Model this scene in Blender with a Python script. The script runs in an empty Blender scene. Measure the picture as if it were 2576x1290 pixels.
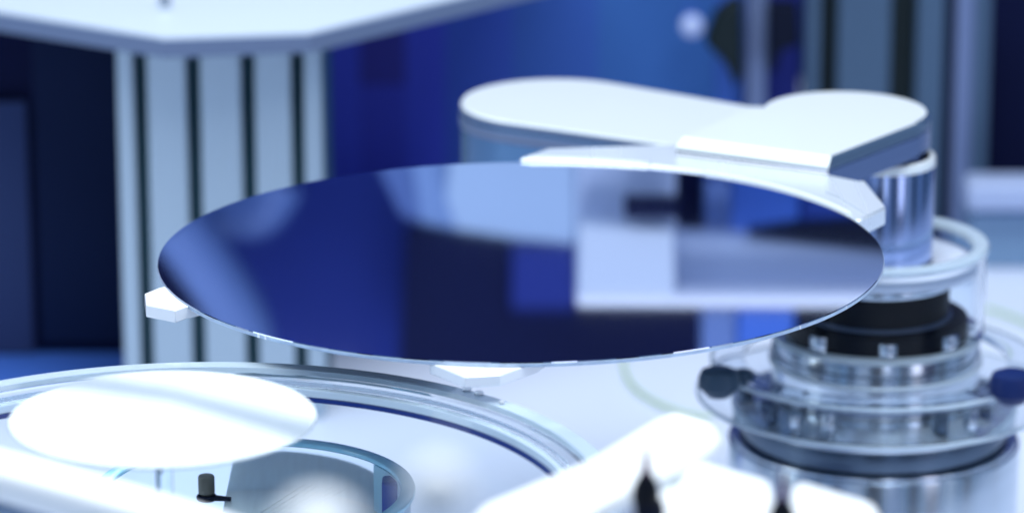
import bpy, bmesh, math, random
from mathutils import Vector
random.seed(4)
S = bpy.context.scene
COL = S.collection
PI = math.pi

# ---------------------------------------------------------------- camera
FPX, CX, CY = 10000.0, 1288.0, 644.5          # focal length and centre in units of a 2576 px wide picture
CAM = Vector((-0.00357, -1.582541, 0.451377))
PITCH = 0.27855312
cd = bpy.data.cameras.new('camera'); cam = bpy.data.objects.new('camera', cd); COL.objects.link(cam)
cam.location = CAM; cam.rotation_euler = (PI / 2 - PITCH, 0, 0)
cd.sensor_width = 36; cd.lens = FPX * 36 / 2576
cd.clip_start = 0.05; cd.clip_end = 50
cd.dof.use_dof = True; cd.dof.focus_distance = 1.575; cd.dof.aperture_fstop = 7.1
S.camera = cam
FW = Vector((0, math.cos(PITCH), -math.sin(PITCH))); UP = Vector((0, math.sin(PITCH), math.cos(PITCH))); RT = Vector((1, 0, 0))

# ---------------------------------------------------------------- world, lamps, exposure
w = bpy.data.worlds.new('World'); S.world = w; w.use_nodes = True
bg = w.node_tree.nodes['Background']; bg.inputs[0].default_value = (0.20, 0.36, 0.60, 1); bg.inputs[1].default_value = 0.50
def area(name, loc, target, sx, sy, watts, col=(0.90, 0.95, 0.99)):
    l = bpy.data.lights.new(name, 'AREA'); l.shape = 'RECTANGLE'; l.size = sx; l.size_y = sy; l.energy = watts; l.color = col
    o = bpy.data.objects.new(name, l); COL.objects.link(o); o.location = loc
    o.rotation_euler = (Vector(target) - Vector(loc)).to_track_quat('-Z', 'Y').to_euler()
    return o
area('ceiling_lamp', (0.0, -0.15, 1.5), (0, 0, 0), 1.5, 1.4, 45)
area('added_streak_lamp', (1.1, -0.9, 0.35), (0.15, 0.2, -0.1), 0.30, 0.9, 1.6, (0.85, 0.85, 1.0))  # strip lamps added around the camera for streak reflections on the metal
area('added_streak_lamp', (0.42, -1.9, 0.5), (0.15, 0.2, -0.1), 0.26, 0.9, 1.1, (0.85, 0.9, 1.0))
area('added_streak_lamp', (-1.4, -0.3, 0.3), (0.1, 0.1, -0.1), 0.40, 0.9, 2.2, (0.8, 0.92, 1.0))
S.view_settings.view_transform = 'Standard'; S.view_settings.look = 'None'
S.view_settings.exposure = 0.18; S.view_settings.gamma = 1.0
S.cycles.use_denoising = True
S.cycles.max_bounces = 14; S.cycles.transmission_bounces = 12; S.cycles.glossy_bounces = 6; S.cycles.diffuse_bounces = 4
S.cycles.caustics_reflective = False; S.cycles.sample_clamp_indirect = 6

# ---------------------------------------------------------------- geometry of the view, used once to read off real positions
def ray(px, py): return FW + RT * ((px - CX) / FPX) + UP * ((CY - py) / FPX)
def P(px, py, h):                     # point at height h
    d = ray(px, py); return CAM + d * ((h - CAM.z) / d.z)
def Q(px, py, Y):                     # point on the upright plane at depth Y
    d = ray(px, py); return CAM + d * ((Y - CAM.y) / d.y)
TILT = math.radians(0.35)
def M(px, py, Y):                     # what the polished wafer mirrors at that spot, on the upright plane at depth Y
    n = Vector((-math.sin(TILT), 0, math.cos(TILT)))
    d = ray(px, py); t = -CAM.dot(n) / d.dot(n); p = CAM + d * t
    r = d - n * (2 * d.dot(n)); return p + r * ((Y - p.y) / r.y)

# ---------------------------------------------------------------- materials
MATS = {}
def mat(name, col, rough=0.5, metal=0.0, coat=0.0, trans=0.0, ior=1.45, var=0.0, vscale=20, bump=0.0, stretch=(1, 1, 1), rvar=0.0, emit=0.0, coatr=0.03):
    m = bpy.data.materials.new(name); m.use_nodes = True; MATS[name] = m
    nt = m.node_tree; b = nt.nodes['Principled BSDF']
    b.inputs['Base Color'].default_value = (*col, 1); b.inputs['Roughness'].default_value = rough
    b.inputs['Metallic'].default_value = metal; b.inputs['Coat Weight'].default_value = coat; b.inputs['Coat Roughness'].default_value = coatr
    b.inputs['Transmission Weight'].default_value = trans; b.inputs['IOR'].default_value = ior
    if max(col) < 0.3: b.inputs['Specular IOR Level'].default_value = 0.15
    if emit: b.inputs['Emission Color'].default_value = (*col, 1); b.inputs['Emission Strength'].default_value = emit
    if var or bump or rvar:
        tc = nt.nodes.new('ShaderNodeTexCoord'); mp = nt.nodes.new('ShaderNodeMapping'); mp.inputs['Scale'].default_value = stretch
        nz = nt.nodes.new('ShaderNodeTexNoise'); nz.inputs['Scale'].default_value = vscale; nz.inputs['Detail'].default_value = 5
        nt.links.new(tc.outputs['Object'], mp.inputs[0]); nt.links.new(mp.outputs[0], nz.inputs['Vector'])
        if var:
            mx = nt.nodes.new('ShaderNodeMix'); mx.data_type = 'RGBA'
            mx.inputs[6].default_value = (*[c * (1 - var) for c in col], 1); mx.inputs[7].default_value = (*[min(1, c * (1 + var)) for c in col], 1)
            nt.links.new(nz.outputs[0], mx.inputs[0]); nt.links.new(mx.outputs[2], b.inputs['Base Color'])
        if rvar:
            mr = nt.nodes.new('ShaderNodeMapRange'); mr.inputs[1].default_value = 0.3; mr.inputs[2].default_value = 0.7
            mr.inputs[3].default_value = max(0, rough - rvar); mr.inputs[4].default_value = rough + rvar
            nt.links.new(nz.outputs[0], mr.inputs[0]); nt.links.new(mr.outputs[0], b.inputs['Roughness'])
        if bump:
            bp = nt.nodes.new('ShaderNodeBump'); bp.inputs['Strength'].default_value = bump; bp.inputs['Distance'].default_value = 0.0004
            nt.links.new(nz.outputs[0], bp.inputs['Height']); nt.links.new(bp.outputs[0], b.inputs['Normal'])
    return m
silicon = mat('polished_silicon', (0.62, 0.69, 0.90), 0.032, 1.0)
silicon_edge = mat('ground_silicon_edge', (0.50, 0.62, 0.86), 0.4, 0.5, var=0.35, vscale=160)
notch_m = mat('bright_notch', (0.95, 0.97, 1.0), 0.3, 0.6)
white_paint = mat('white_enamel', (0.84, 0.90, 0.91), 0.30, 0.0, coat=1.0, var=0.02, vscale=6, coatr=0.06)
satin_alu = mat('satin_aluminium', (0.80, 0.87, 0.94), 0.26, 0.45, var=0.04, vscale=40, stretch=(1, .04, 1), rvar=0.06)
ceramic = mat('white_ceramic', (0.93, 0.95, 0.98), 0.25, 0.15, coat=0.5)
white_disc_m = mat('white_polished_disc', (0.40, 0.48, 0.53), 0.3, 0.0, coat=1.0, coatr=0.02)
bright_white = mat('bright_white', (0.93, 0.95, 0.96), 0.45, var=0.01)
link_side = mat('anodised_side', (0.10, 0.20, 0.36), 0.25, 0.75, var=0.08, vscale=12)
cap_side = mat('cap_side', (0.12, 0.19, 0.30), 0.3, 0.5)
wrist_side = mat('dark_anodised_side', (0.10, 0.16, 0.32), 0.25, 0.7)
chrome = mat('blue_chrome', (0.34, 0.44, 0.72), 0.16, 1.0, var=0.08, vscale=14, stretch=(1, 1, 0.1))
steel = mat('turned_steel', (0.62, 0.68, 0.76), 0.15, 1.0, var=0.08, vscale=60, stretch=(0.15, 0.15, 4), bump=0.04)
pale_steel = mat('pale_steel', (0.68, 0.76, 0.84), 0.18, 0.7, coat=.0, var=0.08, vscale=30)
knob_blue = mat('dark_blue_knob', (0.010, 0.022, 0.10), 0.3)
knob_grey = mat('smoky_knob', (0.05, 0.085, 0.13), 0.3)
body_steel = mat('body_steel', (0.62, 0.70, 0.80), 0.16, 0.9, var=0.08, vscale=60, stretch=(0.15, 0.15, 4), bump=0.04)
dark_steel = mat('dark_steel', (0.10, 0.14, 0.20), 0.22, 0.8, var=0.15, vscale=30)
rubber = mat('black_rubber', (0.003, 0.005, 0.010), 0.5)
clear = mat('clear_acrylic', (0.93, 0.97, 1.0), 0.03, 0.0, trans=1.0, ior=1.12)
frost = mat('pale_acrylic_edge', (0.66, 0.80, 0.95), 0.12, 0.0, coat=0.6, trans=0.30, ior=1.4, var=0.12, vscale=25)
gasket = mat('dark_blue_gasket', (0.012, 0.03, 0.16), 0.25, coat=0.4)
cyan = mat('cyan_acrylic', (0.86, 0.94, 1.0), 0.15, 0.0, trans=1.0, ior=1.08)
deck_m = mat('pale_deck', (0.70, 0.77, 0.92), 0.45, coat=0.25, var=0.05, vscale=5)
deck_blue = mat('blue_grey_deck', (0.20, 0.33, 0.50), 0.4, coat=0.3, var=0.15, vscale=6)
blue_wall_m = mat('blue_painted_wall', (0.022, 0.055, 0.27), 0.7, var=0.18, vscale=3)
deep_blue = mat('deep_blue_panel', (0.018, 0.028, 0.20), 0.7, var=0.1, vscale=5)
mid_blue = mat('mid_blue_panel', (0.042, 0.135, 0.53), 0.7, var=0.08, vscale=5)
mid_blue_l = mat('bright_mid_blue', (0.040, 0.155, 0.50), 0.7, var=.1, vscale=4)
mid_violet = mat('mid_royal_blue', (0.045, 0.115, 0.58), 0.7, var=.1, vscale=4)
royal = mat('royal_blue_panel', (0.055, 0.085, 0.66), 0.7, var=.12, vscale=9)
royal_d = mat('dark_royal_panel', (0.048, 0.066, 0.56), 0.7, var=.12, vscale=9)
indigo = mat('indigo_panel', (0.040, 0.042, 0.34), 0.7)
royal_w = mat('royal_wall', (0.007, 0.019, 0.15), 0.7, var=.2, vscale=3)
royal_d2 = mat('violet_blue_panel', (0.020, 0.036, 0.22), 0.7)
navy = mat('navy_panel', (0.002, 0.005, 0.036), 0.75, var=0.3, vscale=6)
near_black = mat('near_black', (0.003, 0.006, 0.020), 0.7)
olive_black = mat('olive_black', (0.010, 0.018, 0.022), 0.5)
col_face = mat('column_anodised', (0.40, 0.50, 0.59), 0.34, 0.6, var=0.06, vscale=4, stretch=(1, 1, 0.3))
slot_m = mat('slot_dark_teal', (0.02, 0.085, 0.12), 0.5)
plate_m = mat('white_plate', (0.74, 0.84, 0.95), 0.3, coat=0.35, var=0.03, vscale=5)
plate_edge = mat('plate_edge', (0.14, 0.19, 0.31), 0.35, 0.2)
post_m = mat('dim_extrusion', (0.07, 0.12, 0.20), 0.5, 0.1, var=0.08, vscale=4)
post_l = mat('violet_extrusion', (0.13, 0.18, 0.34), 0.5, 0.0)
lav = mat('lavender_panel', (0.47, 0.55, 0.72), 0.5, var=0.05, vscale=3)
lav_hi = mat('white_band_panel', (0.90, 0.92, 0.98), 0.4)
sky_panel = mat('light_blue_panel', (0.36, 0.48, 0.66), 0.5, var=0.08, vscale=3)
haze_blue = mat('grey_blue_panel', (0.11, 0.18, 0.40), 0.5, var=0.35, vscale=8)
fade_blue = mat('fade_step_blue', (0.17, 0.27, 0.50), 0.6)
haze_dim = mat('dim_blue_panel', (0.07, 0.13, 0.34), 0.6, var=0.3, vscale=8)
haze_faint = mat('faint_blue_panel', (0.035, 0.065, 0.30), 0.6)
ledge_m = mat('ledge_blue', (0.36, 0.44, 0.66), .5)
can_d = mat('dark_canister', (0.028, 0.046, 0.13), 0.8)
door_m = mat('dark_blue_door', (0.004, 0.012, 0.050), 0.7)
hose = mat('green_hose', (0.52, 0.72, 0.30), 0.35, trans=0.2)
cyan_l = mat('pale_cyan_lip', (0.42, 0.82, 1.0), 0.2, coat=0.5)
tub_floor_m = mat('tub_floor', (0.58, 0.68, 0.86), 0.3, coat=0.5, var=0.15, vscale=9)
lav_l = mat('light_lavender', (0.56, 0.63, 0.74), 0.5)
grey_plate = mat('grey_green_plate', (0.62, 0.74, 0.74), 0.35, 0.1, var=0.12, vscale=40, stretch=(10, 1, 1))
lampglow = mat('indicator_lens', (0.40, 0.50, 0.80), 0.5, emit=0.35)

# ---------------------------------------------------------------- helpers
def finish(name, bm, m, parent=None, bevel=0.0, smooth=True, seg=2, mats=None):
    me = bpy.data.meshes.new(name); bmesh.ops.recalc_face_normals(bm, faces=bm.faces); bm.to_mesh(me); bm.free()
    for mm in (mats or [m]): me.materials.append(mm)
    if smooth:
        me.polygons.foreach_set('use_smooth', [True] * len(me.polygons)); me.set_sharp_from_angle(angle=math.radians(32))
    o = bpy.data.objects.new(name, me); COL.objects.link(o)
    if parent: o.parent = parent; o.matrix_parent_inverse = parent.matrix_world.inverted()
    if bevel:
        b = o.modifiers.new('bevel', 'BEVEL'); b.width = bevel; b.segments = seg; b.limit_method = 'ANGLE'; b.angle_limit = math.radians(35)
    return o
def tag(o, label, cat, group=None, kind=None):
    o['label'] = label
    if cat: o['category'] = cat
    if group: o['group'] = group
    if kind: o['kind'] = kind
    return o
def thing(name, label, cat, loc=(0, 0, 0), group=None):
    o = bpy.data.objects.new(name, None); COL.objects.link(o); o.location = loc; o.empty_display_size = 0.02
    bpy.context.view_layer.update()
    return tag(o, label, cat, group)
def struct(name, bm, m):
    o = finish(name, bm, m); o['kind'] = 'structure'; return o
def prism(pts, z0, z1):
    bm = bmesh.new(); n = len(pts)
    a = [bm.verts.new((p[0], p[1], z0)) for p in pts]; b = [bm.verts.new((p[0], p[1], z1)) for p in pts]
    bm.faces.new(a[::-1]); bm.faces.new(b)
    for i in range(n): bm.faces.new((a[i], a[(i + 1) % n], b[(i + 1) % n], b[i]))
    return bm
def xz_prism(pts, y0, y1):
    bm = bmesh.new(); n = len(pts)
    a = [bm.verts.new((p[0], y0, p[2])) for p in pts]; b = [bm.verts.new((p[0], y1, p[2])) for p in pts]
    bm.faces.new(a); bm.faces.new(b[::-1])
    for i in range(n): bm.faces.new((a[i], b[i], b[(i + 1) % n], a[(i + 1) % n]))
    return bm
def box(x0, x1, y0, y1, z0, z1, bm=None):
    bm = bm or bmesh.new()
    v = [bm.verts.new((x, y, z)) for z in (z0, z1) for x, y in ((x0, y0), (x1, y0), (x1, y1), (x0, y1))]
    for f in ((3, 2, 1, 0), (4, 5, 6, 7), (0, 1, 5, 4), (1, 2, 6, 5), (2, 3, 7, 6), (3, 0, 4, 7)): bm.faces.new([v[i] for i in f])
    return bm
def lathe(c, prof, seg=128, bm=None, closed=True, a0=0, a1=2 * PI):
    """prof: (radius, z) points; closed = the profile is a closed loop"""
    bm = bm or bmesh.new(); full = abs(a1 - a0 - 2 * PI) < 1e-6
    n = seg if full else seg + 1; rings = []
    for i in range(n):
        t = a0 + (a1 - a0) * i / seg
        rings.append([bm.verts.new((c[0] + r * math.cos(t), c[1] + r * math.sin(t), z)) for r, z in prof])
    m = len(prof)
    for i in range(seg):
        A = rings[i]; B = rings[(i + 1) % n]
        for j in range(m if closed else m - 1):
            k = (j + 1) % m
            if prof[j][0] < 1e-9 and prof[k][0] < 1e-9: continue
            bm.faces.new((A[j], B[j], B[k], A[k]))
    if not full:
        bm.faces.new(rings[0][::-1]); bm.faces.new(rings[-1])
    bmesh.ops.remove_doubles(bm, verts=bm.verts, dist=1e-7)
    return bm
def drum(c, r, z0, z1, b=0.0008, seg=128, bm=None):
    return lathe(c, [(0, z0), (r - b, z0), (r, z0 + b), (r, z1 - b), (r - b * .3, z1 - b * .3), (r - b, z1), (0, z1)], seg, bm, closed=False)
def ring(c, ri, ro, z0, z1, b=0.0008, seg=160, bm=None):
    return lathe(c, [(ri, z0 + b), (ri + b, z0), (ro - b, z0), (ro, z0 + b), (ro, z1 - b), (ro - b * .3, z1 - b * .3), (ro - b, z1), (ri + b, z1), (ri + b * .3, z1 - b * .3), (ri, z1 - b)], seg, bm)
def tube(pts, r, seg=10, bm=None):
    bm = bm or bmesh.new(); pts = [Vector(p) for p in pts]; rings = []
    for i, p in enumerate(pts):
        t = (pts[min(i + 1, len(pts) - 1)] - pts[max(i - 1, 0)]).normalized()
        u = t.cross(Vector((0, 0, 1))); u = u.normalized() if u.length > 1e-4 else Vector((1, 0, 0)); v = u.cross(t)
        rr = r[i] if isinstance(r, (list, tuple)) else r
        rings.append([bm.verts.new(p + (u * math.cos(a) + v * math.sin(a)) * rr) for a in [2 * PI * k / seg for k in range(seg)]])
    for A, B in zip(rings, rings[1:]):
        for k in range(seg): bm.faces.new((A[k], A[(k + 1) % seg], B[(k + 1) % seg], B[k]))
    bm.faces.new(rings[0][::-1]); bm.faces.new(rings[-1])
    return bm
def spline(p, n=10):
    p = [Vector(q) for q in p]; p = [p[0] * 2 - p[1]] + p + [p[-1] * 2 - p[-2]]; out = []
    for i in range(1, len(p) - 2):
        for k in range(n):
            t = k / n
            out.append(0.5 * ((2 * p[i]) + (p[i + 1] - p[i - 1]) * t + (2 * p[i - 1] - 5 * p[i] + 4 * p[i + 1] - p[i + 2]) * t * t + (3 * p[i] - p[i - 1] - 3 * p[i + 1] + p[i + 2]) * t ** 3))
    out.append(p[-2]); return out
def arc(c, r, a0, a1, n):
    return [(c[0] + r * math.cos(math.radians(a0 + (a1 - a0) * i / n)), c[1] + r * math.sin(math.radians(a0 + (a1 - a0) * i / n))) for i in range(n + 1)]

DECK = -0.237
# ================================================================ SETTING
struct('deck', box(-1.6, 1.6, -1.0, 1.36, DECK - 0.02, DECK), deck_m)
bmt = prism([tuple(P(x, y, DECK))[:2] for x, y in ((-300, 870), (345, 870), (300, 1030), (-300, 1030))], DECK + .002, DECK + .004)
struct('floor_mat', bmt, mid_blue)
for k in range(15):  # unseen upright panels added to streak the reflections in round metal
    an = math.radians(-200 + k * 15.7); rad = 2.5
    cx_, cy_ = rad * math.cos(an), rad * math.sin(an) * .95 - .1
    if cy_ > .8: continue
    tx, ty = -math.sin(an), math.cos(an); wd_ = .10 + .22 * random.random(); th = .04
    pp = [(cx_ - tx * wd_, cy_ - ty * wd_), (cx_ + tx * wd_, cy_ + ty * wd_), (cx_ + tx * wd_ + math.cos(an) * th, cy_ + ty * wd_ + math.sin(an) * th), (cx_ - tx * wd_ + math.cos(an) * th, cy_ - ty * wd_ + math.sin(an) * th)]
    struct('added_streak_panel', prism(pp, DECK - .3, 1.3), [navy, ceramic, near_black, lav, navy][k % 5])
struct('back_wall', box(-1.6, 1.6, 1.30, 1.34, DECK + 0.001, 1.0), royal_w)

# ================================================================ MAIN WAFER
T = 0.0018
wf = thing('silicon_wafer', 'large dark blue mirror-polished wafer held level on the robot fork', 'wafer')
R0 = 0.15
finish('polished_face', lathe((0, 0), [(0, -T * .2), (R0 - .0002, -T * .2), (R0 - .0003, 0), (0, 0)], 256, closed=False), silicon, wf)
finish('edge_band', lathe((0, 0), [(R0 - .0006, -T), (R0 - .0002, -T), (R0, -T * .85), (R0, -T * .35), (R0 - .00015, -T * .22), (R0 - .0006, -T * .22)], 256), silicon_edge, wf)
finish('underside', lathe((0, 0), [(0, -T), (R0 - .0007, -T), (R0 - .0007, -T * .22), (0, -T * .22)], 256, closed=False), dark_steel, wf)
for px, py in ((622, 848), (643, 852), (1995, 822), (2112, 775)):   # small bright nicks on the rim
    p = P(px, py, -T * .5); a = math.atan2(p.y, p.x)
    wd = {622: .004, 643: .003, 1995: .002, 2112: .0015}[px]
    nb = lathe((0, 0), [(R0 - .0005, -T * .95), (R0 + .00012, -T * .95), (R0 + .00012, -T * .15), (R0 - .0005, -T * .15)], 4, a0=a - wd, a1=a + wd)
    finish('edge_nick', nb, notch_m, wf)
wf.rotation_euler = (0, -TILT, 0)

# ================================================================ ROBOT
AX = P(2215, 398, -0.012); ax = (AX.x, AX.y)
rb = thing('wafer_robot', 'wafer handling robot with white arm, chrome shaft and stepped steel base at right', 'robot', (AX.x, AX.y, DECK))
# ---- end effector
ee = finish('end_effector', prism([(.0001, .1502)] + [(.0007, .1535), (.0131, .1702), (.0712, .1775), (.105, .196), (.150, .168), (.1358, .1238), (.1515, .1105), (.1572, .0669), (.1449, .0470)]
      + arc((0, 0), .15035, 18.5, 89.5, 60), -0.0062, 0.0013), satin_alu, rb, bevel=0.0007)
# raised inner lip along the wafer edge, interrupted as in the photograph
for a0, a1, zt in ((68, 88.5, .0022), (22, 57, .0020), (57.4, 67.2, .0016)):
    lip = lathe((0, 0), [(.1505, .0005), (.1533, .0005), (.1529, zt), (.1511, zt - .0002)], 40, a0=math.radians(a0), a1=math.radians(a1))
    finish('edge_lip', lip, white_paint, ee)
pad = finish('pad', prism([(.1345, .1075), (.1515, .1100), (.1569, .0672), (.1452, .0490), (.1413, .0585), (.1372, .0710), (.1390, .0800)][:4] + [(.1478, .056), (.1440, .066), (.1385, .083), (.1330, .092)], .0014, .0019), satin_alu, ee, bevel=.0002)
# fork fingers under the wafer, each with a tip showing past the rim
f1 = finish('fork_finger', prism([(-.1511, -.0530), (-.1461, -.0448), (.080, .165), (.110, .140), (-.1330, -.0715), (-.1367, -.0768), (-.1491, -.0686)], -.0067, -.0015), ceramic, rb, bevel=.0004)
f2 = finish('fork_finger', prism([(-.0213, -.1617), (-.0349, -.1440), (.085, .160), (.125, .130), (.0060, -.1433), (-.0079, -.1593)], -.0062, -.0019), ceramic, rb, bevel=.0004)
# ---- wrist plate on top
WH = .0085; KS = (CAM.z - WH) / (CAM.z - .018)
wr_pts = [(.0690, .1216), (.1338, .0864), (.1800, .1490)] + arc((.148, .174), .0390, -38, 172, 40) + [(.1040, .1800)]
wr_pts = [(CAM.x + (x - CAM.x) * KS, CAM.y + (y - CAM.y) * KS) for x, y in wr_pts]
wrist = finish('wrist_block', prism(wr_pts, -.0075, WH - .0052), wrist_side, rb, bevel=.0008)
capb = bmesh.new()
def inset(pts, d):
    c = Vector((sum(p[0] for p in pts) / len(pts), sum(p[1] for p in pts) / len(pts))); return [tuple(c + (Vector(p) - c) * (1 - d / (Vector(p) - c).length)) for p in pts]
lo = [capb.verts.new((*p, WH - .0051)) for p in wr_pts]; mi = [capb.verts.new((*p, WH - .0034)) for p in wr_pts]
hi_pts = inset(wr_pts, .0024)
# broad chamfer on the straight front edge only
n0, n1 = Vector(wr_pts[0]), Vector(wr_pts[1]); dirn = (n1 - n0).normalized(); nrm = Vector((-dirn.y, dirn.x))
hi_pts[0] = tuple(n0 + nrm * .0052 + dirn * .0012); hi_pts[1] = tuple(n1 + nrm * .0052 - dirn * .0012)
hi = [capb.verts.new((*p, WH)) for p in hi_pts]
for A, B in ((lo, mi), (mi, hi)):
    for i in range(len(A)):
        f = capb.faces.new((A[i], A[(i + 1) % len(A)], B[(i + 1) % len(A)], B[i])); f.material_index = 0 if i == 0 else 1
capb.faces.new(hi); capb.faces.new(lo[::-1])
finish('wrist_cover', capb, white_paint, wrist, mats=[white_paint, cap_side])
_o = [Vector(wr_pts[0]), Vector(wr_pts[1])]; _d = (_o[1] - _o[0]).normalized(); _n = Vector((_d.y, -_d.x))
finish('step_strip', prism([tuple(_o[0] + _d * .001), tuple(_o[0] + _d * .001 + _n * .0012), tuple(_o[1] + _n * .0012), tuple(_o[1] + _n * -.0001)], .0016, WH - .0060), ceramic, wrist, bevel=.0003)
# ---- forearm link
LH = -.0105
_k = lambda px, py: tuple(P(px, py, LH))[:2]
lc = P(1402, 254, LH); lr = .0475
e0, e1 = Vector(_k(1890, 268)), Vector(_k(1700, 364))
def tang(q, side):                              # tangent angle on the end circle as seen from q
    d = Vector((q.x - lc.x, q.y - lc.y)); return math.degrees(math.atan2(d.y, d.x)) + side * math.degrees(math.acos(lr / d.length))
ta, tb = tang(e0, 1), tang(e1, -1)
lk_pts = [tuple(e0 + (e0 - Vector((lc.x, lc.y))).normalized() * .03), tuple(e0)] + arc((lc.x, lc.y), lr, ta, tb + 360 if tb < ta else tb, 48) + [tuple(e1), tuple(e1 + (e0 - Vector((lc.x, lc.y))).normalized() * .06)]
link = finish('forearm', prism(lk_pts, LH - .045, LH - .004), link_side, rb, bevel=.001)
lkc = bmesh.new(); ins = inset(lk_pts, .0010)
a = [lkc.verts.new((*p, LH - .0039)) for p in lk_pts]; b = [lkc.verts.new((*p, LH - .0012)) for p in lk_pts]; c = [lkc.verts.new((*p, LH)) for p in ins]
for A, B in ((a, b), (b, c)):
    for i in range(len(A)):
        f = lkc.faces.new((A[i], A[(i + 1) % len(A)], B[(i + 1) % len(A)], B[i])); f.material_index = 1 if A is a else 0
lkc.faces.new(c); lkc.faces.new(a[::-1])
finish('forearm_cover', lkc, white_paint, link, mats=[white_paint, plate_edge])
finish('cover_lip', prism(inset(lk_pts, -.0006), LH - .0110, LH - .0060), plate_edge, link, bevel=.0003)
# ---- shaft and elbow drum
shaft = finish('shaft', drum(ax, .0253, -.0600, -.0125, .0015), chrome, rb)
finish('shaft_collar', ring(ax, .0225, .0256, -.0150, -.0095, .0012), white_paint, shaft)
# ---- clear guard cup round the shaft
cup = finish('guard_cup', lathe(ax, [(.0505, -.093), (.0505, -.0545), (.0508, -.052), (.0470, -.052), (.0470, -.093)], 160), clear, rb)
finish('cup_rim', lathe(ax, [(.0440, -.0548), (.0512, -.0548), (.0518, -.0530), (.0508, -.0512), (.0475, -.0508), (.0445, -.0518), (.0434, -.0535)], 160), frost, cup)
_p = P(2238, 662, -.058); finish('cup_plug', drum((_p.x, _p.y), .0042, -.0600, -.0535, .0015, 32), olive_black, cup)
finish('cup_floor', ring(ax, .0255, .0465, -.0640, -.0600, .0005), deck_m, cup)
# ---- black drum, rings and bolts
finish('seal_drum', drum(ax, .0338, -.0850, -.0712, .0008), rubber, rb)
finish('seal_lid', ring(ax, .0255, .0350, -.0711, -.0660, .001), steel, rb)
finish('seal_ring', ring(ax, .0300, .0352, -.0863, -.0851, .0003), plate_edge, rb)
lower = finish('lower_drum', drum(ax, .0430, -.0955, -.0864, .0006), rubber, rb)
for ang in (-132, -88, -45, -10, 60, 150):
    p = (ax[0] + .0428 * math.cos(math.radians(ang)), ax[1] + .0428 * math.sin(math.radians(ang)))
    finish('bolt_head', drum(p,   .0046, -.0948, -.0880, .0006, 24), steel, lower)
finish('clamp_ring', lathe(ax, [(.030, -.0975), (.0490, -.0975), (.0494, -.0967), (.0488, -.0956), (.0470, -.0952), (.030, -.0952)], 160), frost, rb)
body = finish('upper_body', drum(ax, .0486, -.1300, -.0977, .0006), body_steel, rb)
finish('scribed_ring', ring(ax, .0475, .0489, -.1040, -.1030, .0003), dark_steel, body)
finish('scribed_ring', ring(ax, .0475, .0491, -.1225, -.1205, .0005), plate_edge, body)
disc = finish('clear_flange', ring(ax, .0620, .0765, -.1100, -.1085, .0004), clear, rb)
finish('flange_edge', ring(ax, .0760, .0778, -.1108, -.1086, .0006), frost, disc)
finish('body_hoop', ring(ax, .0480, .0502, -.1098, -.1080, .0005), frost, body)
wide = finish('wide_flange', ring(ax, .0495, .0830, -.1263, -.1249, .0004), clear, rb)
finish('flange_edge', ring(ax, .0826, .0842, -.1266, -.1246, .0006), frost, wide)
fl = finish('base_flange', drum(ax, .0662, -.1345, -.1301, .0008), pale_steel, rb)
finish('flange_lip', ring(ax, .0655, .0670, -.1316, -.1300, .0003), frost, fl)
for ang in (-178, -160, -146, -133, -118, -62, -48, -30, -12, 4):
    rr = .0575 + random.uniform(-.004, .004)
    p = (ax[0] + rr * math.cos(math.radians(ang)), ax[1] + rr * math.sin(math.radians(ang)))
    hgt = random.uniform(.004, .010)
    finish('clamp_screw', drum(p, random.uniform(.0025, .0042), -.1300, -.1300 + hgt, .0008, 24), steel if random.random() < .6 else dark_steel, fl)
finish('flange_band', drum(ax, .0632, -.1455, -.1346, .0006), dark_steel, rb)
finish('band_line', ring(ax, .0625, .0675, -.1478, -.1456, .0008), steel, rb)
finish('lower_body', drum(ax, .0688, DECK, -.1479, .0008), body_steel, rb)
for px, py, r in ((1808, 970, .0095), (1868, 945, .006), (2545, 985, .0105)):
    p = P(px, py + 25, -.1084)
    k = drum((p.x, p.y), r, -.1084, -.1084 + r * 1.4, .0045, 32)
    finish('side_knob', k, knob_grey if px < 2000 else knob_blue, fl)

# ================================================================ CLEAR TUB AND SMALL WHITE DISC
tc = (-.1180, -.2600); TR = .1536
tub = thing('process_tub', 'wide clear acrylic tub rim curving across the lower left, dark seal inside', 'tub', (tc[0], tc[1], DECK))
finish('top_rim', lathe(tc, [(TR - .0085, -.0150), (TR - .0002, -.0155), (TR, -.0140), (TR - .0012, -.0130), (TR - .0080, -.0130)], 256), frost, tub)
finish('rim_step', lathe(tc, [(TR - .0150, -.0172), (TR - .0086, -.0172), (TR - .0086, -.0152), (TR - .0145, -.0150)], 256), clear, tub)
finish('inner_step', lathe(tc, [(TR - .0175, -.0205), (TR - .0120, -.0205), (TR - .0120, -.0180), (TR - .0170, -.0178)], 256), frost, tub)
finish('seal_line', lathe(tc, [(TR - .0186, -.0222), (TR - .0160, -.0222), (TR - .0160, -.0207), (TR - .0182, -.0207)], 256), gasket, tub)
finish('tub_wall', lathe(tc, [(TR - .0130, -.090), (TR - .0100, -.090), (TR - .0100, -.0206), (TR - .0130, -.0206)], 256), clear, tub)
finish('tub_floor', drum(tc, TR - .0135, -.130, -.126, .0006), tub_floor_m, tub)
for px, py in ((1262, 1008), (1205, 985), (1175, 975)):
    p = P(px, py, -.012); finish('rim_screw', drum((p.x, p.y), .0011 if px == 1262 else .0018, -.0129, -.0118, .0004, 20), notch_m, tub)
p = P(407, 1053, .012)
wd = finish('white_disc', lathe((0, 0), [(0, -.0009), (.0538, -.0009), (.0543, -.0004), (.0540, 0), (0, 0)], 200, closed=False), white_disc_m)
wd.location = (-.1265, -.2520, .012)
tag(wd, 'small glossy white disc above the clear tub at lower left', 'disc')
pd = thing('disc_pedestal', 'slim clear post under the small white disc', 'pedestal', (-.1265, -.2520, DECK))
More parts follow.
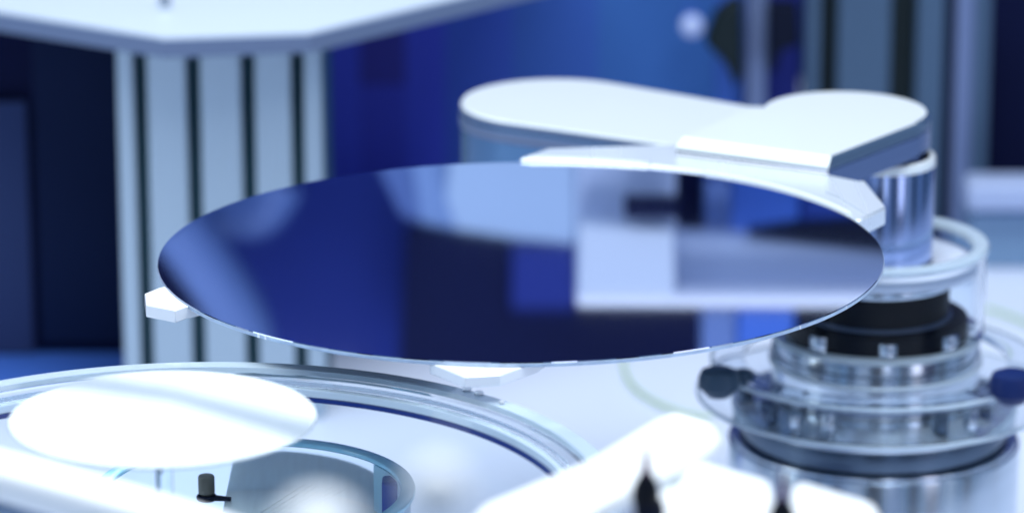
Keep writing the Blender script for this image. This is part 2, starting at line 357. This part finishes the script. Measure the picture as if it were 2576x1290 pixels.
finish('post', drum((-.1265, -.2520), .003, DECK, .0105), clear, pd)

# cyan ring and plate seen in the tub
pc = P(640, 1226, -.068)
cy = thing('cyan_cylinder', 'translucent cyan ring standing inside the tub right of the white disc', 'ring', (pc.x, pc.y, DECK))
finish('ring_wall', lathe((pc.x, pc.y), [(.0600, -.13), (.0620, -.13), (.0620, -.0705), (.0600, -.0705)], 160), cyan, cy)
finish('ring_lip', ring((pc.x, pc.y), .0580, .0640, -.0703, -.0680, .0007), cyan_l, cy)
cs = lathe((pc.x, pc.y), [(.0585, -.125), (.0600, -.125), (.0600, -.0706), (.0585, -.0706)], 60, a0=math.radians(-30), a1=math.radians(38))
finish('cyan_shell', cs, mat('solid_cyan', (0.50, 0.74, 1.0), .3, coat=.5, var=.25, vscale=25), cy)
bt = P(985, 1205, -.072); finish('blue_tab', box(bt.x - .0035, bt.x + .0035, bt.y - .006, bt.y + .004, -.092, -.0712), mat('deep_blue_tab', (.02, .06, .34), .4), cy, bevel=.0012)
gp = thing('slotted_tray', 'grey green tray with fine grooves below the white disc', 'tray', P(700, 1230, -.09))
_c = P(640, 1240, -.09); tp = [Vector((*q, 0)) for q in arc((_c.x, _c.y), .0560, -102, 102, 48)]
tray = finish('tray_plate', prism(tp, -.098, -.09), grey_plate, gp, bevel=.0006)
for k in range(7):
    a_ = P(650 + 22 * k, 1292 - 2 * k, -.09); b_ = P(770 + 17 * k, 1215 + 2 * k, -.09)
    finish('groove_rib', tube([(a_.x, a_.y, -.0899), (b_.x, b_.y, -.0899)], .0003, 6), grey_plate, gp)
kn = P(520, 1245, -.088)
kb = thing('small_knob', 'tiny dark bronze knob with a foot on the grey tray', 'knob', (kn.x, kn.y, -.09))
finish('knob_head', drum((kn.x, kn.y), .0034, -.0875, -.0790, .001, 24), mat('bronze', (.16, .15, .12), .4, .6), kb)
finish('knob_collar', drum((kn.x, kn.y), .0042, -.0898, -.0876, .0006, 24), near_black, kb)
finish('knob_foot', tube([(kn.x + .003, kn.y - .001, -.0885), (kn.x + .010, kn.y - .002, -.0887)], [.0014, .0010], 8), near_black, kb)

# ================================================================ PEDESTAL COLUMN, LEFT
pl = thing('grooved_pedestal', 'pale grooved metal pedestal with angular white top plate at upper left', 'pedestal', (-.16, .62, DECK))
pts = [(-.46, .407), (-.1873, .4651), (-.1107, .4774), (.02, .627), (.02, 1.0), (-.46, 1.0)]
pts[0] = tuple((Vector((-.1873, .4651)) + (Vector((-.2816, .529)) - Vector((-.1873, .4651))) * 2.6))
finish('top_plate', prism(pts, -.0255, -.016), plate_edge, pl)
pi_ = inset(pts, .002); pi_ = [tuple(q) for q in pi_]
finish('plate_face', prism(pi_, -.0160, -.0148), plate_m, pl)
q0 = P(415, 20, -.0145)
sc = finish('plate_screw', drum((q0.x, q0.y), .0034, -.0144, -.0085, .0006, 24), steel, pl)
finish('screw_head', drum((q0.x, q0.y), .0022, -.0084, -.0060, .0006, 24), dark_steel, sc)
YC = .500
def colx(px): return Q(px, 400, YC).x
cuts = [298, 342, 373, 474, 506, 611, 643, 736, 766, 812]
finish('column_core', box(colx(304), colx(806), YC + .014, YC + .13, DECK, -.0248), slot_m, pl)
for i, (a_, b_) in enumerate(zip(cuts[0::2], cuts[1::2])):
    o = finish('column_face', box(colx(a_), colx(b_), YC, YC + .0135, DECK, -.0248), col_face, pl, bevel=.0015)
# ================================================================ LEFT BACKGROUND
YL = .61
cab = thing('dark_cabinet', 'dark navy equipment cabinet behind the left of the grooved pedestal', 'cabinet', (Q(150, 800, YL).x, YL, DECK))
x0, x1 = Q(-200, 400, YL).x, Q(700, 400, YL).x
finish('cabinet_body', box(x0, x1, YL, YL + .2, DECK, -.02), navy, cab, bevel=.002)
finish('cabinet_door', box(Q(90, 400, YL).x, x1 - .01, YL - .004, YL, DECK + .01, -.03), door_m, cab, bevel=.001)
A_ = Q(-60, 250, YL); B_ = Q(88, 880, YL)
finish('cabinet_side_panel', box(A_.x, B_.x, YL - .006, YL - .0045, B_.z, A_.z), can_d, cab)
# ================================================================ MIDDLE BACKGROUND
YM = .98
def upright(name, label, cat, xa, xb, ya, yb, Y, m, depth=.03, group=None, bevel=.001):
    A_ = Q(xa, ya, Y); B_ = Q(xb, yb, Y)
    o = finish(name, box(Q(xa, 300, Y).x, Q(xb, 300, Y).x, Y, Y + depth, max(B_.z, DECK), A_.z), m, bevel=bevel)
    return tag(o, label, cat, group)
bc = thing('blue_cabinet', 'bright blue enclosure wall between the pedestal and the posts', 'cabinet', (0, YM, DECK))
def bpanel(xa, xb, m, ya=-40, yb=900, pr=0.0):
    A_ = Q(xa, ya, YM); B_ = Q(xb, yb, YM)
    finish('blue_gradient_panel', box(Q(xa, 250, YM).x, Q(xb, 250, YM).x, YM - pr, YM + .03, max(DECK, B_.z), A_.z), m, bc)
bpanel(770, 905, royal); bpanel(905, 1020, indigo, -40, 215); bpanel(905, 1020, royal_d, 215, 900); bpanel(1020, 1120, royal)  # stepped blues put the wall's reflections and dark-to-bright gradient into colour
bpanel(1120, 1290, mid_violet); bpanel(1290, 1504, mid_blue); bpanel(1504, 1840, mid_blue_l)
# ================================================================ RIGHT BACKGROUND
YR = .86
post = thing('profile_post', 'dim ribbed aluminium post upper right, behind the wrist plate', 'post', (Q(2250, 300, YR).x, YR, DECK))
def rib(xa, xb, m, pr, par, nm, ya=-60, yb=1300):
    A_ = Q(xa, ya, YR); B_ = Q(xb, yb, YR)
    finish(nm, box(Q(xa, 250, YR).x, Q(xb, 250, YR).x, YR - pr, YR + .02, max(DECK, B_.z), A_.z), m, par, bevel=.0012)
rib(2020, 2056, post_m, .012, post, 'rib'); rib(2057, 2098, olive_black, .0, post, 'slot'); rib(2100, 2232, post_m, .012, post, 'rib'); rib(2233, 2296, olive_black, 0, post, 'slot')
rib(2298, 2366, post_m, .012, post, 'rib'); rib(2367, 2392, navy, 0, post, 'slot'); rib(2394, 2440, post_l, .012, post, 'rib'); rib(2441, 2484, post_m, .004, post, 'rib')
post2 = thing('narrow_post', 'thin violet blue post carrying two dark clamp knobs upper right', 'post', (Q(1895, 300, YR).x, YR, DECK))
rib(1872, 1922, post_l, .02, post2, 'rib'); rib(1924, 2010, deep_blue, .0, post2, 'rib'); rib(1800, 1870, mid_blue, .0, post2, 'rib')
def knobthing(name, label, pts_px, Y, m, depth=.02):
    o = finish(name, xz_prism([Q(x, y, Y) for x, y in pts_px], Y, Y + depth), m, bevel=.003)
    return tag(o, label, 'clamp')
knobthing('clamp_knob', 'dark olive clamp knob left of the thin violet post', [(1772, 110), (1800, 40), (1840, 5), (1868, 0), (1868, 190), (1852, 222), (1822, 160)], .82, olive_black)
knobthing('clamp_knob', 'square black clamp knob right of the thin violet post', [(1936, 15), (2008, 15), (2012, 115), (1965, 130), (1950, 185), (1936, 185)], .82, near_black)
o = upright('dark_door', 'dark navy door panel at the right edge of the frame', 'door', 2486, 2760, -60, 1000, .93, navy)
o = upright('pale_ledge', 'pale blue box ledge below the dark door at right', 'ledge', 2440, 2760, 462, 535, .78, ledge_m, depth=.03, bevel=.004)
o.location.z = 0
up2 = upright('ledge_plinth', 'blue grey plinth under the pale ledge at right', 'plinth', 2452, 2760, 537, 1300, .80, deck_blue, depth=.08)
# bokeh lamp
il = thing('indicator_lamp', 'small round pale lamp glowing out of focus left of the dark clamp knob', 'lamp', Q(1741, 65, .92))
c_ = Q(1741, 65, .92)
sb = bmesh.new(); bmesh.ops.create_uvsphere(sb, u_segments=24, v_segments=12, radius=.0072); bmesh.ops.translate(sb, verts=sb.verts, vec=c_)
finish('lens', sb, lampglow, il)
finish('bezel', tube([(c_.x, .925, c_.z), (c_.x, .948, c_.z)], .0066, 24), mid_blue, il)
# hose on the deck
def hosething(label, px, h, r=.0010):
    o = finish('hose', tube(spline([P(x, y, hh) for (x, y), hh in zip(px, h)], 8), r, 10), hose); return tag(o, label, 'hose')
hosething('thin yellow green hose on the deck left of the robot base', [(1566, 860), (1572, 930), (1600, 975), (1650, 1008), (1710, 1032), (1790, 1050)], [DECK + .003] * 6)
hosething('thin yellow green hose at the right edge beside the robot base', [(2478, 772), (2520, 784), (2576, 806), (2640, 840)], [DECK + .003] * 4)

# ================================================================ FOREGROUND
def bar(name, label, px, h, th, m, cat='bar', bevel=.004):
    o = finish(name, prism([P(x, y, h) for x, y in px], h - th, h), m, bevel=bevel, seg=4); return tag(o, label, cat)
bar('white_rail', 'thick white rail crossing the lower left corner out of focus', [(-120, 1085), (100, 1143), (400, 1225), (760, 1335), (560, 1340), (420, 1300), (180, 1232), (-120, 1150)], .045, .012, bright_white)
bar('rail_shade_strip', 'pale blue strip for the shaded front face of the white rail', [(-120, 1215), (30, 1240), (260, 1300), (300, 1340), (-120, 1262)], .030, .004, sky_panel, bevel=.001)  # pale blue colour stands in for shade on the white rail's front
bar('angled_bar', 'white angled bar rising to a blunt tip at lower right of centre', [(1150, 1330), (1215, 1262), (1480, 1150), (1640, 1052), (1700, 1030), (1800, 1062), (1818, 1095), (1790, 1120), (1650, 1190), (1400, 1330)], .052, .007, bright_white, bevel=.003)
bar('white_block', 'white block between the two black probes at the bottom edge', [(1640, 1235), (1700, 1215), (1735, 1165), (1770, 1158), (1940, 1205), (1948, 1250), (1930, 1400), (1640, 1400)], .048, .012, bright_white, 'block', bevel=.003)
bar('white_block', 'white block right of the second black probe at the bottom edge', [(1992, 1215), (2020, 1208), (2200, 1262), (2215, 1290), (2200, 1400), (1985, 1400)], .048, .012, bright_white, 'block', bevel=.003)
def probe(label, px, py_tip, h):
    Yp = P(px, 1250, h).y
    t = thing('probe', label, 'probe', Q(px, 1300, Yp), 'black pointed probes')
    s = abs(Q(px + 100, 1250, Yp).x - Q(px, 1250, Yp).x) / 100
    z = lambda y: Q(px, y, Yp).z
    x = Q(px, 1250, Yp).x
    finish('needle', lathe((x, Yp), [(0, z(py_tip + 75)), (13 * s, z(py_tip + 75)), (9 * s, z(py_tip + 40)), (3 * s, z(py_tip)), (0, z(py_tip - 1))], 24, closed=False), mat('plum_tip', (.10, .03, .10), .4), t)
    finish('probe_body', lathe((x, Yp), [(0, z(py_tip + 185)), (26 * s, z(py_tip + 185)), (38 * s, z(py_tip + 135)), (33 * s, z(py_tip + 105)), (16 * s, z(py_tip + 76)), (0, z(py_tip + 76))], 24, closed=False), rubber, t)
    return t, x, Yp, s, z
t, x, Yp, s, z = probe('black pointed probe in front of the white angled bar', 1625, 1112, .055)
finish('probe_foot', lathe((x + 10 * s, Yp), [(0, z(1345)), (45 * s, z(1345)), (38 * s, z(1262)), (0, z(1262))], 24, closed=False), near_black, t)
probe('black pointed probe in the gap between the two white blocks', 1968, 1178, .058)
kk = P(1700, 1195, .045)
o = finish('lens_cap', drum((kk.x, kk.y), .0042, .040, .048, .0015, 24), mat('pale_green', (.72, .80, .62), .4)); tag(o, 'small pale green cap between the angled white bar and first block', 'cap')
ball = P(1102, 1238, .20); sb = bmesh.new(); bmesh.ops.create_uvsphere(sb, u_segments=32, v_segments=20, radius=.0064); bmesh.ops.translate(sb, verts=sb.verts, vec=ball)
o = finish('round_button', sb, bright_white); tag(o, 'blurred round white knob at the bottom centre', 'knob')
ball = P(800, 1356, .18); sb = bmesh.new(); bmesh.ops.create_uvsphere(sb, u_segments=32, v_segments=20, radius=.0095); bmesh.ops.translate(sb, verts=sb.verts, vec=ball)
o = finish('round_button', sb, bright_white); tag(o, 'white rounded knob cut by the bottom edge right of the tray', 'knob')

# ================================================================ UNSEEN PANELS ADDED TO GIVE THE WAFER ITS REFLECTIONS
def mp(name, label, cat, px, Y, m, depth=.02, bevel=.002):
    o = finish(name, xz_prism([M(x, y, Y) for x, y in px], Y, Y + depth), m, bevel=bevel); return tag(o, label, cat)
YE = .72
mp('refl_lavender', 'added unseen pale lavender panel mirrored in the right half of the wafer', 'cover', [(1450, 380), (1700, 380), (1702, 592), (1960, 606), (2300, 640), (2300, 745), (1450, 745)], YE, lav)
mp('cover_lip', 'added unseen white strip along the lavender panel, mirrored as a bright band', 'lip', [(1450, 738), (2300, 738), (2300, 775), (1450, 770)], YE - .02, lav_hi)  # added strip for the bright band in the reflection
mp('refl_dark_slot', 'added unseen dark slab before the lavender panel, mirrored near the white arm', 'vent', [(1572, 508), (1706, 508), (1706, 552), (1572, 552)], YE - .03, navy)
mp('refl_light_square', 'added unseen lighter square before the lavender panel, mirrored right of the light blue panel', 'hatch', [(1456, 560), (1698, 575), (1698, 738), (1456, 738)], YE - .02, lav_l)  # lighter tone of the reflection put into a panel of its own
mp('refl_fade_step', 'added mid blue step fading the mirrored light blue panel to the left', 'hood', [(1030, 380), (1140, 380), (1160, 580), (1060, 560)], 1.0, fade_blue)  # stepped colours imitate the soft left fade of the reflection
mp('refl_fade_step', 'added dim blue step ending the fade left of the mirrored light blue panel', 'hood', [(930, 380), (1040, 380), (1070, 562), (1010, 540)], 1.05, haze_dim)
mp('refl_light_blue', 'added unseen light blue tapering panel mirrored in the upper middle of the wafer', 'hood', [(1130, 380), (1449, 380), (1449, 614), (1300, 600), (1150, 578), (1120, 500)], .98, sky_panel)
mp('refl_strip', 'added unseen pale blue strip mirrored between dark strips under the white arm', 'post', [(1772, 460), (1836, 460), (1836, 588), (1772, 588)], YE + .02, haze_blue)
mp('refl_dark_strip', 'added unseen dark strip mirrored right of the lavender panel', 'duct', [(1701, 380), (1770, 380), (1770, 596), (1701, 592)], YE + .04, navy)
mp('refl_blue_panel', 'added unseen blue panel mirrored in the upper right of the wafer', 'duct', [(1838, 380), (2010, 380), (2010, 600), (1838, 596)], YE + .05, mid_blue)
mp('refl_blue_panel', 'added unseen lighter blue panel mirrored beside the right end of the gripper', 'duct', [(2012, 380), (2300, 380), (2300, 600), (2012, 600)], YE + .06, blue_wall_m)
mp('refl_black_wedge', 'added unseen black wedge mirrored above the lavender panel at the wafer right end', 'cover', [(1880, 590), (2000, 572), (2180, 562), (2300, 560), (2300, 640), (2050, 612)], YE - .01, near_black)
mp('refl_navy_panel', 'added unseen dark navy panel mirrored in the lower middle of the wafer', 'housing', [(1020, 575), (1280, 600), (1285, 780), (1450, 782), (1762, 785), (1762, 960), (1000, 960)], 1.24, navy)
mp('refl_blue_square', 'added unseen blue panel mirrored between the navy and lavender panels', 'box', [(1287, 618), (1448, 618), (1448, 778), (1287, 778)], 1.12, royal_d2)
mp('refl_strip', 'added unseen light blue strip mirrored at the lower right of the wafer', 'post', [(1765, 778), (1852, 778), (1852, 960), (1765, 960)], YE + .03, haze_blue)
mp('refl_blue_panel', 'added unseen mid blue panel mirrored at the lowest right of the wafer', 'duct', [(1854, 778), (2000, 778), (2000, 960), (1854, 960)], YE + .03, mid_blue)
mp('refl_navy_panel', 'added unseen near black panel mirrored at the far lower right of the wafer', 'housing', [(2002, 778), (2300, 778), (2300, 960), (2002, 960)], YE + .04, near_black)
def mtube(name, label, px, Y, rad, m):
    o = finish(name, tube(spline([M(x, y, Y) for x, y in px], 8), rad, 24), m); return tag(o, label, 'duct')
mtube('refl_tube', 'added unseen grey blue bent tube mirrored in the left end of the wafer', [(440, 560), (500, 640), (570, 740), (612, 830), (625, 960)], 1.12, .021, haze_blue)  # tubes added so the reflected blob shades off softly
mtube('refl_tube', 'added unseen dimmer blue tube mirrored along the upper left rim of the wafer', [(430, 600), (540, 520), (640, 520), (700, 440)], 1.18, .022, haze_dim)
mp('refl_navy_panel', 'added unseen dark navy panel mirrored along the lower left rim of the wafer', 'housing', [(300, 640), (420, 640), (500, 760), (560, 860), (560, 960), (300, 960)], 1.2, navy)

def M2(px, py, Y, h):
    d = ray(px, py); p = CAM + d * ((h - CAM.z) / d.z); r = Vector((d.x, d.y, -d.z)); return p + r * ((Y - p.y) / r.y)
glow = mat('added_disc_glow', (0.93, 0.98, 1.0), 0.4, emit=2.6)  # added glow panels; the gap between them shapes the disc's reflected band
def lit(label, px):
    o = finish('disc_glow_panel', xz_prism([M2(x, y, 1.12, .012) for x, y in px], 1.12, 1.14), glow); return tag(o, label, 'lamp')
lit('added unseen glow panel mirrored as the white far side of the small disc', [(-60, 905), (900, 905), (900, 1075), (760, 1050), (430, 968), (200, 932), (-60, 925)])
lit('added unseen glow panel mirrored as the white near side of the small disc', [(-60, 990), (200, 1008), (430, 1040), (700, 1122), (900, 1190), (900, 1240), (-60, 1240)])
